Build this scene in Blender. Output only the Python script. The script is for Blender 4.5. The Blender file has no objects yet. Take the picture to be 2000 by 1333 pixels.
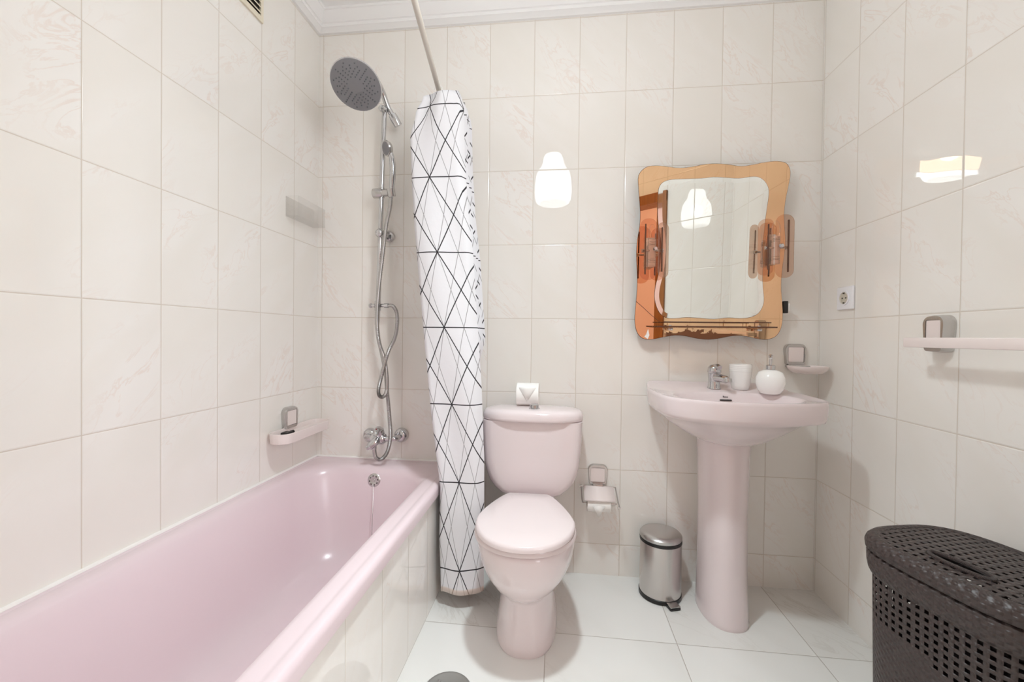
import bpy, bmesh, math, random
from mathutils import Vector, Matrix
random.seed(7)
sc = bpy.context.scene
C = sc.collection
PI = math.pi

# ------------------------------------------------------------------ camera
W = 2.221            # room width; back wall at y=0, left wall at x=0, floor z=0
CZ = 2.555           # ceiling height
F_ = Vector((-0.11053, 0.99381, -0.01122)); R_ = Vector((0.99379, 0.11066, 0.01153)); U_ = Vector((-0.0127, 0.00988, 0.99987))
cd = bpy.data.cameras.new('camera'); cam = bpy.data.objects.new('camera', cd); C.objects.link(cam)
m = Matrix.Identity(4)
for i in range(3):
    m[i][0] = R_[i]; m[i][1] = U_[i]; m[i][2] = -F_[i]
m.translation = Vector((1.14036, -1.84921, 1.05439)); cam.matrix_world = m
cd.sensor_width = 36; cd.lens = 36 * 803.695 / 2000; cd.clip_start = 0.01
sc.camera = cam
# ------------------------------------------------------------------ light and exposure
wd = bpy.data.worlds.new('world'); sc.world = wd; wd.use_nodes = True
wd.node_tree.nodes['Background'].inputs[0].default_value = (1, 1, 1, 1)
wd.node_tree.nodes['Background'].inputs[1].default_value = 0.3
LAMP = (1.10, -0.90, 2.08)
def point(name, loc, power, r, col=(1, 1, 1)):
    l = bpy.data.lights.new(name, 'POINT'); l.energy = power; l.shadow_soft_size = r; l.color = col
    o = bpy.data.objects.new(name, l); o.location = loc; C.objects.link(o); return o
lb = point('lamp_bulb_light', LAMP, 30, 0.045, (.85, .96, 1.0))
# the glass shade softens what leaves sideways; the open bottom lets the light straight down
lb.data.use_nodes = True; nt_ = lb.data.node_tree; em_ = nt_.nodes['Emission']
tc_ = nt_.nodes.new('ShaderNodeTexCoord'); sx_ = nt_.nodes.new('ShaderNodeSeparateXYZ'); mr_ = nt_.nodes.new('ShaderNodeMapRange')
pw_ = nt_.nodes.new('ShaderNodeMath'); pw_.operation = 'POWER'; pw_.inputs[1].default_value = 3.; ma_ = nt_.nodes.new('ShaderNodeMath'); ma_.operation = 'MULTIPLY_ADD'
nt_.links.new(tc_.outputs['Normal'], sx_.inputs[0]); nt_.links.new(sx_.outputs[2], mr_.inputs[0]); nt_.links.new(mr_.outputs[0], pw_.inputs[0]); nt_.links.new(pw_.outputs[0], ma_.inputs[0]); nt_.links.new(ma_.outputs[0], em_.inputs['Strength'])
mr_.inputs[1].default_value = -1.; mr_.inputs[2].default_value = 0.; mr_.inputs[3].default_value = 1.; mr_.inputs[4].default_value = 0.; ma_.inputs[1].default_value = 2.9; ma_.inputs[2].default_value = .05
point('hall_fill_point', (2.95, -3.3, 2.25), 9, .06, (.95, .97, 1.))  # unseen fill light added to brighten the hall walls
# unseen area light added in the hall, filling the room through the doorway
al_ = bpy.data.lights.new('hall_fill_area', 'AREA'); al_.shape = 'RECTANGLE'; al_.size = 1.2; al_.size_y = 1.6; al_.energy = 32; al_.color = (.86, .95, 1.0)
ao_ = bpy.data.objects.new('hall_fill_area', al_); C.objects.link(ao_); ao_.location = (3.25, -2.75, 1.45); ao_.rotation_euler = (Vector((3.25, -2.75, 1.45))-Vector((1.0, -.9, .9))).to_track_quat('Z', 'Y').to_euler()
sc.cycles.max_bounces = 20; sc.cycles.diffuse_bounces = 14; sc.cycles.glossy_bounces = 6; sc.cycles.transparent_max_bounces = 24
sc.view_settings.view_transform = 'Standard'; sc.view_settings.look = 'None'
sc.view_settings.exposure = -0.09; sc.view_settings.gamma = 1.0; sc.view_settings.use_curve_mapping = False

# ------------------------------------------------------------------ materials
def lin(r, g, b):
    f = lambda c: (c/255/12.92) if c/255 <= .04045 else ((c/255+.055)/1.055)**2.4
    return (f(r), f(g), f(b), 1)
def pmat(name, col, rough=.5, metal=0., **k):
    mt = bpy.data.materials.new(name); mt.use_nodes = True
    b = mt.node_tree.nodes['Principled BSDF']
    b.inputs['Base Color'].default_value = col if len(col) == 4 else (*col, 1)
    b.inputs['Roughness'].default_value = rough; b.inputs['Metallic'].default_value = metal
    for kk, v in k.items(): b.inputs[kk.replace('_', ' ')].default_value = v
    return mt
class NT:
    def __init__(s, mt): s.t = mt.node_tree; s.n = s.t.nodes; s.l = s.t.links; s.b = s.n.get('Principled BSDF')
    def node(s, ty, **k):
        x = s.n.new(ty)
        for a, v in k.items(): setattr(x, a, v)
        return x
    def set(s, sock, v):
        if hasattr(v, 'is_output'): s.l.new(v, sock)
        else: sock.default_value = v
    def m(s, op, a, b=0., c=None):
        x = s.node('ShaderNodeMath', operation=op)
        s.set(x.inputs[0], a); s.set(x.inputs[1], b)
        if c is not None: s.set(x.inputs[2], c)
        return x.outputs[0]
    def mix(s, f, a, b):
        x = s.node('ShaderNodeMix', data_type='RGBA')
        s.set(x.inputs[0], f); s.set(x.inputs[6], a); s.set(x.inputs[7], b); return x.outputs[2]
    def comb(s, x_, y_, z_):
        x = s.node('ShaderNodeCombineXYZ'); s.set(x.inputs[0], x_); s.set(x.inputs[1], y_); s.set(x.inputs[2], z_); return x.outputs[0]
    def noise(s, vec, scale, detail=3, dist=0., rough=.5):
        x = s.node('ShaderNodeTexNoise'); s.l.new(vec, x.inputs['Vector']); x.inputs['Scale'].default_value = scale
        x.inputs['Detail'].default_value = detail; x.inputs['Distortion'].default_value = dist; x.inputs['Roughness'].default_value = rough
        return x.outputs[0]
    def ramp(s, v, lo, hi):
        x = s.node('ShaderNodeMapRange', interpolation_type='SMOOTHSTEP'); s.set(x.inputs[0], v)
        x.inputs[1].default_value = lo; x.inputs[2].default_value = hi; return x.outputs[0]
def tile_mat(name, axis, uoff, du, voff, dv, base, base2, vein, grout, diag=False, joint=.0016, vs=1., gl=.02, wob=.006):
    """glazed tile: joints every du/dv, faint marble clouds, each tile a hair out of plane"""
    mt = pmat(name, base, gl); N = NT(mt)
    g = N.node('ShaderNodeNewGeometry'); sp = N.node('ShaderNodeSeparateXYZ'); N.l.new(g.outputs['Position'], sp.inputs[0])
    X, Y, Z = sp.outputs
    if diag: u = N.m('MULTIPLY', N.m('SUBTRACT', W, X), math.sqrt(2)); v = Z
    elif axis == 'x': u, v = X, Z
    elif axis == 'y': u, v = N.m('MULTIPLY', Y, -1.), Z
    else: u, v = X, Y
    us = N.m('DIVIDE', N.m('SUBTRACT', u, uoff), du); vs_ = N.m('DIVIDE', N.m('SUBTRACT', v, voff), dv)
    fu = N.m('FRACT', us); fv = N.m('FRACT', vs_); iu = N.m('FLOOR', us); iv = N.m('FLOOR', vs_)
    eu = N.m('MULTIPLY', N.m('MINIMUM', fu, N.m('SUBTRACT', 1., fu)), du)
    ev = N.m('MULTIPLY', N.m('MINIMUM', fv, N.m('SUBTRACT', 1., fv)), dv)
    e = N.m('MINIMUM', eu, ev)
    gm = N.m('SUBTRACT', 1., N.ramp(e, joint*.45, joint))
    wn = N.node('ShaderNodeTexWhiteNoise', noise_dimensions='3D'); N.l.new(N.comb(iu, iv, 3.1), wn.inputs['Vector'])
    # cloud / vein pattern, shifted for every tile, running along the diagonal
    sx = N.node('ShaderNodeVectorMath', operation='SCALE'); N.l.new(wn.outputs['Color'], sx.inputs[0]); sx.inputs['Scale'].default_value = 7.
    rot = N.comb(N.m('MULTIPLY', N.m('ADD', u, N.m('MULTIPLY', v, .9)), 1.0), N.m('MULTIPLY', N.m('SUBTRACT', v, u), .32), 0.)
    ad = N.node('ShaderNodeVectorMath', operation='ADD'); N.l.new(rot, ad.inputs[0]); N.l.new(sx.outputs[0], ad.inputs[1])
    n1 = N.noise(ad.outputs[0], 11*vs, 5, 1.2, .6); n2 = N.noise(ad.outputs[0], 4*vs, 2, .4)
    vn = N.m('SUBTRACT', 1., N.ramp(N.m('ABSOLUTE', N.m('SUBTRACT', n1, .5)), 0., .035))
    vn = N.m('MULTIPLY', vn, N.ramp(n2, .48, .68))
    col = N.mix(N.ramp(n2, .35, .7), base, base2)
    col = N.mix(N.m('MULTIPLY', vn, .55), col, vein)
    col = N.mix(N.m('MULTIPLY', gm, .85), col, grout)
    N.l.new(col, N.b.inputs['Base Color'])
    rr = N.m('ADD', gl, N.m('MULTIPLY', gm, .5)); N.l.new(rr, N.b.inputs['Roughness'])
    # pillow edge + joint as bump, then the tilt of each tile
    bp = N.node('ShaderNodeBump'); bp.inputs['Strength'].default_value = .35; bp.inputs['Distance'].default_value = .002
    hgt = N.ramp(e, joint*.4, joint*2.6); N.l.new(hgt, bp.inputs['Height'])
    sb = N.node('ShaderNodeVectorMath', operation='SUBTRACT'); N.l.new(wn.outputs['Color'], sb.inputs[0]); sb.inputs[1].default_value = (.5, .5, .5)
    ss = N.node('ShaderNodeVectorMath', operation='SCALE'); N.l.new(sb.outputs[0], ss.inputs[0]); ss.inputs['Scale'].default_value = wob
    a2 = N.node('ShaderNodeVectorMath', operation='ADD'); N.l.new(bp.outputs[0], a2.inputs[0]); N.l.new(ss.outputs[0], a2.inputs[1])
    nn = N.node('ShaderNodeVectorMath', operation='NORMALIZE'); N.l.new(a2.outputs[0], nn.inputs[0])
    N.l.new(nn.outputs[0], N.b.inputs['Normal'])
    return mt
TB, TB2, TV, TG = lin(238, 235, 229), lin(241, 239, 235), lin(232, 218, 208), lin(204, 194, 180)
M = {}
M['wall_b'] = tile_mat('tile_back', 'x', .0219, .2, .47017, .3322, TB, TB2, TV, TG)
M['wall_l'] = tile_mat('tile_left', 'y', .1785, .2, .47017, .3322, TB, TB2, TV, TG)
M['wall_r'] = tile_mat('tile_right', 'y', .20761, .2, .47017, .3322, TB, TB2, TV, TG)
M['wall_d'] = tile_mat('tile_door_side', 'x', .05, .2, .47017, .3322, TB, TB2, TV, TG, diag=True)
M['apron'] = tile_mat('tile_apron', 'y', .165, .2, .47017, .4702, TB, TB2, TV, TG)
M['floor'] = tile_mat('tile_floor', 'z', .6602, .45122, -.38649, .45122, lin(232, 232, 229), lin(224, 223, 219), lin(204, 200, 193), lin(150, 140, 128), joint=.0014, vs=.7, gl=.06, wob=.003)
M['white'] = pmat('white_paint', lin(243, 243, 242), .6)
M['plaster'] = pmat('plaster_ceiling', lin(244, 244, 244), .7)
M['pink'] = pmat('pink_ceramic', lin(229, 217, 218), .07, Coat_Weight=.3, Coat_Roughness=.03)
M['tubpink'] = pmat('pink_enamel', lin(229, 212, 217), .24, Coat_Weight=.15, Coat_Roughness=.12)
M['seatpink'] = pmat('pink_seat_plastic', lin(223, 211, 211), .16)
M['palepink'] = pmat('pale_pink_plastic', lin(235, 224, 221), .25)
M['sealant'] = pmat('sealant', lin(245, 243, 240), .4)
M['chrome'] = pmat('chrome', (.62, .62, .63), .09, 1.)
M['satin'] = pmat('satin_chrome', (.58, .57, .56), .26, 1.)
M['hosem'] = pmat('hose_metal', (.50, .49, .48), .25, 1.)
M['greyface'] = pmat('grey_rubber_face', lin(132, 132, 136), .45)
M['nozzle'] = pmat('nozzle_rubber', lin(96, 98, 104), .5)
M['dark'] = pmat('dark_hole', lin(48, 42, 40), .6)
M['black'] = pmat('black_plastic', lin(24, 22, 22), .35)
M['wht'] = pmat('white_glazed', lin(246, 246, 244), .1)
M['paper'] = pmat('toilet_paper', lin(248, 247, 244), .9)
M['socketw'] = pmat('socket_white', lin(242, 243, 247), .3)
M['rod'] = pmat('rod_enamel', lin(206, 200, 190), .3)
M['wood'] = pmat('door_wood', lin(150, 92, 40), .3)
M['salmon'] = pmat('salmon_paint', lin(243, 224, 217), .8)
M['hallfloor'] = pmat('hall_floor', lin(205, 185, 170), .4)
def steel():
    mt = pmat('brushed_steel', (.62, .59, .57), .27, 1.); N = NT(mt)
    tc = N.node('ShaderNodeTexCoord'); mp = N.node('ShaderNodeMapping'); mp.inputs['Scale'].default_value = (300, 300, 4)
    N.l.new(tc.outputs['Object'], mp.inputs[0]); n = N.noise(mp.outputs[0], 1, 2)
    bp = N.node('ShaderNodeBump'); bp.inputs['Strength'].default_value = .08; bp.inputs['Distance'].default_value = .001
    N.l.new(n, bp.inputs['Height']); N.l.new(bp.outputs[0], N.b.inputs['Normal']); return mt
M['steel'] = steel()
def woodmat():
    N = NT(M['wood']); tc = N.node('ShaderNodeTexCoord'); mp = N.node('ShaderNodeMapping'); mp.inputs['Scale'].default_value = (40, 40, 3)
    N.l.new(tc.outputs['Object'], mp.inputs[0]); n = N.noise(mp.outputs[0], 1, 4, 1.)
    N.l.new(N.mix(n, lin(118, 66, 26), lin(178, 112, 52)), N.b.inputs['Base Color'])
woodmat()
def thin_glass(name, tint, gloss=.1, rough=.02, fk=.35):
    """pane with real thickness: coloured see-through plus a mirror-like sheen"""
    mt = bpy.data.materials.new(name); mt.use_nodes = True; N = NT(mt); N.n.clear()
    o = N.node('ShaderNodeOutputMaterial'); t = N.node('ShaderNodeBsdfTransparent'); t.inputs[0].default_value = tint
    g = N.node('ShaderNodeBsdfGlossy'); g.inputs['Roughness'].default_value = rough
    f = N.node('ShaderNodeFresnel'); f.inputs[0].default_value = 1.5
    x = N.node('ShaderNodeMixShader'); N.l.new(N.m('ADD', N.m('MULTIPLY', f.outputs[0], fk), gloss), x.inputs[0])
    N.l.new(t.outputs[0], x.inputs[1]); N.l.new(g.outputs[0], x.inputs[2]); N.l.new(x.outputs[0], o.inputs[0]); return mt
M['clear'] = thin_glass('clear_acrylic', (.993, .991, .988, 1), .0, fk=.3)
M['amber'] = thin_glass('amber_smoked_glass', (.93, .81, .73, 1), .03)
M['shelfglass'] = thin_glass('bronze_shelf_glass', (.88, .76, .66, 1), .02)
M['glassedge'] = pmat('dark_glass_edge', lin(92, 58, 42), .2)
def shade_mat():
    mt = bpy.data.materials.new('lit_lamp_glass'); mt.use_nodes = True; N = NT(mt); N.n.clear()
    o = N.node('ShaderNodeOutputMaterial'); t = N.node('ShaderNodeBsdfTransparent'); e = N.node('ShaderNodeEmission')
    e.inputs[0].default_value = (.92, .975, 1, 1); e.inputs[1].default_value = 21.
    x = N.node('ShaderNodeMixShader'); x.inputs[0].default_value = .35
    N.l.new(t.outputs[0], x.inputs[1]); N.l.new(e.outputs[0], x.inputs[2]); N.l.new(x.outputs[0], o.inputs[0]); return mt
M['shade'] = shade_mat()
M['mirror'] = pmat('silver_mirror', (.90, .91, .88), .0, 1.)
M['bevel'] = pmat('mirror_bevel', (.92, .94, .92), .04, 1.)
def bronze():
    mt = pmat('bronze_mirror', (.84, .55, .33), .0, 1.); N = NT(mt)
    g = N.node('ShaderNodeNewGeometry'); sp = N.node('ShaderNodeSeparateXYZ'); N.l.new(g.outputs['Position'], sp.inputs[0])
    n = N.noise(g.outputs['Position'], 17, 5, 0., .62)
    # worn silvering creeping up from the lower edge
    h = N.m('SUBTRACT', sp.outputs[2], N.m('MULTIPLY', N.m('MAXIMUM', N.m('SUBTRACT', n, .52), 0.), .34))
    k = N.m('SUBTRACT', 1., N.ramp(h, 1.0745, 1.0765))
    xr = N.m('MULTIPLY', N.ramp(sp.outputs[0], 1.58, 1.6), N.m('SUBTRACT', 1., N.ramp(sp.outputs[0], 1.86, 1.92)))
    k = N.m('MULTIPLY', k, xr)
    N.l.new(N.mix(k, (.84, .55, .33, 1), lin(128, 84, 54)), N.b.inputs['Base Color'])
    N.l.new(N.m('SUBTRACT', 1., k), N.b.inputs['Metallic']); N.l.new(N.m('MULTIPLY', k, .5), N.b.inputs['Roughness']); return mt
M['bronze'] = bronze()
def curtain_mat():
    mt = pmat('curtain_fabric', lin(228, 228, 232), .8); N = NT(mt)
    uv = N.node('ShaderNodeUVMap'); sp = N.node('ShaderNodeSeparateXYZ'); N.l.new(uv.outputs[0], sp.inputs[0])
    CW, CH = .150, .291
    p = N.m('DIVIDE', sp.outputs[0], CW); q = N.m('DIVIDE', sp.outputs[1], CH)
    def line(val, grad, w):      # distance (m) of an integer level line
        f = N.m('FRACT', val); d = N.m('DIVIDE', N.m('MINIMUM', f, N.m('SUBTRACT', 1., f)), grad)
        return N.m('SUBTRACT', 1., N.ramp(d, w*.6, w*1.15))
    gd = math.hypot(1/CW, 1/CH); gt = math.hypot(2/CW, 1/CH)
    blk = N.m('MAXIMUM', line(q, 1/CH, .0024), N.m('MAXIMUM', line(N.m('SUBTRACT', p, q), gd, .0022), line(N.m('ADD', p, q), gd, .0022)))
    p2 = N.m('MULTIPLY', p, 2.)
    gry = N.m('MAXIMUM', line(N.m('SUBTRACT', p2, q), gt, .0013), line(N.m('ADD', p2, q), gt, .0013))
    hem = N.m('SUBTRACT', 1., N.ramp(sp.outputs[1], -.068, -.060))
    c = N.mix(N.m('MULTIPLY', gry, .75), lin(228, 228, 232), lin(112, 110, 110)); c = N.mix(blk, c, lin(30, 28, 34))
    c = N.mix(N.m('MULTIPLY', hem, .55), c, lin(222, 196, 176))
    N.l.new(c, N.b.inputs['Base Color'])
    n = N.noise(uv.outputs[0], 40, 2); b = N.node('ShaderNodeBump'); b.inputs['Strength'].default_value = .25; b.inputs['Distance'].default_value = .004
    N.l.new(n, b.inputs['Height']); N.l.new(b.outputs[0], N.b.inputs['Normal'])
    return mt
M['curtain'] = curtain_mat()
def wicker_mat():
    mt = pmat('dark_wicker', lin(62, 52, 50), .42); N = NT(mt)
    uv = N.node('ShaderNodeUVMap'); sp = N.node('ShaderNodeSeparateXYZ'); N.l.new(uv.outputs[0], sp.inputs[0])
    a = N.m('SINE', N.m('MULTIPLY', sp.outputs[0], 2*PI/.0190)); b_ = N.m('SINE', N.m('MULTIPLY', sp.outputs[1], 2*PI/.0170))
    s1 = N.m('ABSOLUTE', N.m('SINE', N.m('MULTIPLY', sp.outputs[0], PI/.0095))); s2 = N.m('ABSOLUTE', N.m('SINE', N.m('MULTIPLY', sp.outputs[1], PI/.0085)))
    ck = N.m('ADD', N.m('MULTIPLY', N.m('MULTIPLY', a, b_), .6), N.m('MULTIPLY', N.m('ADD', s1, s2), .3))
    b = N.node('ShaderNodeBump'); b.inputs['Strength'].default_value = .8; b.inputs['Distance'].default_value = .0025
    N.l.new(ck, b.inputs['Height']); N.l.new(b.outputs[0], N.b.inputs['Normal']); return mt
M['wicker'] = wicker_mat()

# ------------------------------------------------------------------ mesh helpers
def rrect(hx, hy, r, n=8, cx=0., cy=0.):
    pts = []
    for k, (sx, sy) in enumerate(((1, 1), (-1, 1), (-1, -1), (1, -1))):
        for i in range(n+1):
            a = k*PI/2 + i/n*PI/2
            pts.append((cx+sx*(hx-r)+r*math.cos(a), cy+sy*(hy-r)+r*math.sin(a)))
    return pts
def ell(a, b, n=32, e=2., cx=0., cy=0.):
    out = []
    for i in range(n):
        t = 2*PI*i/n; c, s = math.cos(t), math.sin(t)
        out.append((cx+a*math.copysign(abs(c)**(2/e), c), cy+b*math.copysign(abs(s)**(2/e), s)))
    return out
def basis(d):
    d = Vector(d).normalized(); a = Vector((0, 0, 1)) if abs(d.z) < .9 else Vector((1, 0, 0))
    x = a.cross(d).normalized(); return x, d.cross(x), d
def smoothpath(P, n=8):
    P = [Vector(p) for p in P]; out = []
    for i in range(len(P)-1):
        p0 = P[max(i-1, 0)]; p1 = P[i]; p2 = P[i+1]; p3 = P[min(i+2, len(P)-1)]
        for k in range(n):
            t = k/n
            out.append(.5*((2*p1)+(p2-p0)*t+(2*p0-5*p1+4*p2-p3)*t*t+(3*p1-p0-3*p2+p3)*t**3))
    out.append(P[-1]); return out
class MB:
    def __init__(s): s.v = []; s.f = []; s.uv = None
    def add(s, vs, fs, T=None):
        o = len(s.v); s.v += [tuple(T @ Vector(p)) if T else tuple(p) for p in vs]; s.f += [tuple(i+o for i in f) for f in fs]; return s
    def loft(s, rings, cap0=True, cap1=True, closed=True, T=None):
        n = len(rings[0]); vs = [p for r in rings for p in r]; fs = []
        for k in range(len(rings)-1):
            for i in range(n if closed else n-1):
                j = (i+1) % n; fs.append((k*n+i, k*n+j, (k+1)*n+j, (k+1)*n+i))
        if cap0: fs.append(tuple(range(n))[::-1])
        if cap1: fs.append(tuple(range((len(rings)-1)*n, len(rings)*n)))
        return s.add(vs, fs, T)
    def box(s, lo, hi, bev=0., T=None):
        cx, cy = (lo[0]+hi[0])/2, (lo[1]+hi[1])/2; hx, hy = (hi[0]-lo[0])/2, (hi[1]-lo[1])/2
        if bev <= 0:
            q = [(cx-hx, cy-hy), (cx+hx, cy-hy), (cx+hx, cy+hy), (cx-hx, cy+hy)]
            return s.loft([[(x, y, lo[2]) for x, y in q], [(x, y, hi[2]) for x, y in q]], T=T)
        R = []
        for z, ins in ((lo[2], bev), (lo[2]+bev*.3, bev*.3), (lo[2]+bev, 0), (hi[2]-bev, 0), (hi[2]-bev*.3, bev*.3), (hi[2], bev)):
            R.append([(x, y, z) for x, y in rrect(hx-ins, hy-ins, max(bev-ins*.5, 1e-4), 3, cx, cy)])
        return s.loft(R, T=T)
    def tube(s, path, r, n=12, cap=True):
        P = [Vector(p) for p in path]; rings = []; up = None
        for i, p in enumerate(P):
            d = (P[min(i+1, len(P)-1)]-P[max(i-1, 0)]).normalized()
            if up is None: x, y, _ = basis(d)
            else:
                x = (up-d*up.dot(d)).normalized(); y = d.cross(x)
            up = x; rr = r(i/(len(P)-1)) if callable(r) else r
            rings.append([tuple(p+x*rr*math.cos(2*PI*k/n)+y*rr*math.sin(2*PI*k/n)) for k in range(n)])
        return s.loft(rings, cap, cap)
    def lathe(s, prof, base=(0, 0, 0), axis=(0, 0, 1), n=28, cap0=True, cap1=True):
        x, y, d = basis(axis); b = Vector(base)
        return s.loft([[tuple(b+d*h+x*r*math.cos(2*PI*k/n)+y*r*math.sin(2*PI*k/n)) for k in range(n)] for r, h in prof], cap0, cap1)
    def prism(s, outline, o, u, v, w, t, bev=0.):
        """outline (a,b) placed at o + a u + b v, thickness t along w"""
        o, u, v, w = map(Vector, (o, u, v, w))
        if bev:
            n = len(outline); cx = sum(p[0] for p in outline)/n; cy = sum(p[1] for p in outline)/n
            ins = [(cx+(a-cx)*(1-bev/max(1e-4, math.hypot(a-cx, b-cy))), cy+(b-cy)*(1-bev/max(1e-4, math.hypot(a-cx, b-cy)))) for a, b in outline]
            R = [[tuple(o+a*u+b*v) for a, b in outline], [tuple(o+a*u+b*v+w*(t-bev)) for a, b in outline], [tuple(o+a*u+b*v+w*t) for a, b in ins]]
        else: R = [[tuple(o+a*u+b*v) for a, b in outline], [tuple(o+a*u+b*v+w*t) for a, b in outline]]
        return s.loft(R)
    def build(s, name, mat, parent=None, smooth=40, uv=None, mats=None):
        root = Vector((0, 0, 0)); q = parent
        while q is not None: root = root+Vector(q.location); q = q.parent
        me = bpy.data.meshes.new(name); me.from_pydata([tuple(Vector(p)-root) for p in s.v], [], s.f)
        bm = bmesh.new(); bm.from_mesh(me); bmesh.ops.recalc_face_normals(bm, faces=bm.faces); bm.to_mesh(me); bm.free()
        if smooth:
            me.polygons.foreach_set('use_smooth', [True]*len(me.polygons)); me.set_sharp_from_angle(angle=math.radians(smooth))
        if uv:
            L = me.uv_layers.new(name='UVMap')
            for l in me.loops: L.data[l.index].uv = uv[l.vertex_index]
        me.materials.append(mat)
        o = bpy.data.objects.new(name, me); C.objects.link(o); o.parent = parent; return o
def thing(name, loc, label, cat, group=None):
    o = bpy.data.objects.new(name, None); o.empty_display_size = .05; o.location = loc; C.objects.link(o); return tag(o, label, cat, group)
def tag(o, label, cat, group=None):
    o['label'] = label; o['category'] = cat
    if group: o['group'] = group
    return o
def struct(o): o['kind'] = 'structure'; return o

# ------------------------------------------------------------------ room shell
YF = -2.1; DK = 3.25           # front wall, and the chamfer wall x - y = DK that holds the door
XC = DK+YF                     # where chamfer meets front wall
YC = -(DK-W)                   # where chamfer meets right wall
T = .1
struct(MB().box((0, 0, 0), (W, T, CZ)).build('wall_back', M['wall_b'], smooth=0))
struct(MB().box((-T, YF, 0), (0, T, CZ)).build('wall_left', M['wall_l'], smooth=0))
struct(MB().box((W, YC, 0), (W+T, T, CZ)).build('wall_right', M['wall_r'], smooth=0))
struct(MB().box((-T, YF-T, 0), (XC, YF, CZ)).build('wall_front', M['wall_b'], smooth=0))
def diag(s0, s1, z0, z1, d0, d1, mb):   # s along the chamfer from the right wall, d = depth out of the room
    r = math.sqrt(.5); q = []
    for s_, d_ in ((s0, d0), (s1, d0), (s1, d1), (s0, d1)): q.append((W-s_*r+d_*r, YC-s_*r-d_*r))
    return mb.loft([[(x, y, z0) for x, y in q], [(x, y, z1) for x, y in q]])
SL = (W-XC)*math.sqrt(2); SA, SB, DZ = .51, 1.31, 1.975
w_ = MB(); diag(0, SA, 0, CZ, 0, T, w_); diag(SB, SL, 0, CZ, 0, T, w_); diag(SA, SB, DZ, CZ, 0, T, w_)
struct(w_.build('wall_door', M['wall_d'], smooth=0))
w_ = MB(); diag(SA-.06, SA+.01, 0, DZ+.06, -.015, T+.015, w_); diag(SB-.01, SB+.06, 0, DZ+.06, -.015, T+.015, w_); diag(SA-.06, SB+.06, DZ-.01, DZ+.06, -.018, T+.018, w_)
struct(w_.build('door_1', M['wood'], smooth=0))
struct(MB().box((-T, YF-T, -.05), (W+T, T, 0)).build('floor', M['floor'], smooth=0))
struct(MB().box((-T, YF-T, CZ), (W+T+.4, T, CZ+.05)).build('ceiling', M['plaster'], smooth=0))
# plaster cornice: one moulded profile swept round the room
prof = [(0, 2.4676), (.012, 2.4676), (.027, 2.482), (.031, 2.483), (.031, 2.497), (.038, 2.498), (.052, 2.515), (.062, 2.534), (.066, 2.536), (.066, 2.547), (.073, 2.547), (.13, 2.5475), (.133, 2.551), (.14, CZ), (0, CZ)]
corner = [(0, 0), (W, 0), (W, YC), (XC, YF), (0, YF)]
rings = []
for k, (x, y) in enumerate(corner):
    p0 = Vector(corner[k-1]); p1 = Vector((x, y)); p2 = Vector(corner[(k+1) % 5])
    e1 = (p1-p0).normalized(); e2 = (p2-p1).normalized(); n1 = Vector((e1.y, -e1.x)); n2 = Vector((e2.y, -e2.x))
    mi = (n1+n2)/(1+n1.dot(n2)); rings.append([(x+mi.x*d, y+mi.y*d, z) for d, z in prof])
struct(MB().loft(rings+[rings[0]], False, False).build('trim_1', M['plaster'], smooth=30))
# hall behind the door
hall = MB(); hx0, hx1, hy0, hy1 = .3, 3.9, -4.0, -1.0
hall.box((hx1, hy0, 0), (hx1+T, -.2, CZ)); hall.box((.3, hy0-T, 0), (hx1+T, hy0, CZ)); hall.box((.2, hy0, 0), (.3, YF-T, CZ)); hall.box((W+T, -.3, 0), (hx1, -.2, CZ))
struct(hall.build('wall_hall', M['salmon'], smooth=0))
struct(MB().box((.2, hy0-T, -.05), (hx1+T, YF-T, -.002)).add([(W+T, YF-T, -.002), (hx1, YF-T, -.002), (hx1, -.2, -.002), (W+T, -.2, -.002)], [(0, 1, 2, 3)]).build('floor_hall', M['hallfloor'], smooth=0))
struct(MB().box((.2, hy0-T, CZ), (hx1+T, YF-T, CZ+.05)).box((W+T+.4, YF-T, CZ), (hx1+T, -.2, CZ+.05)).build('ceiling_hall', M['plaster'], smooth=0))

# ------------------------------------------------------------------ ceiling lamp
lp = thing('pendant_lamp', (LAMP[0], LAMP[1], CZ), 'glowing bell-shaped glass lamp hanging from the ceiling, seen mirrored in the wall tiles', 'lamp')
MB().lathe([(.045, CZ), (.05, CZ-.01), (.045, CZ-.028), (.012, CZ-.032)], (LAMP[0], LAMP[1], 0)).build('canopy', M['satin'], lp)
MB().tube([(LAMP[0], LAMP[1], CZ-.03), (LAMP[0], LAMP[1], 2.285)], .006).build('stem', M['satin'], lp)
MB().lathe([(.012, 2.298), (.030, 2.292), (.036, 2.272), (.035, 2.258)], (LAMP[0], LAMP[1], 0)).build('shade_cap', M['satin'], lp)
P_ = [(.036, 2.262), (.052, 2.255), (.064, 2.235), (.070, 2.20), (.076, 2.175), (.096, 2.155), (.113, 2.12), (.120, 2.07), (.122, 2.01), (.117, 1.965), (.106, 1.945), (.095, 1.938)]
MB().lathe(P_, (LAMP[0], LAMP[1], 0), n=40, cap0=False, cap1=False).build('glass_shade', M['shade'], lp)

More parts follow.
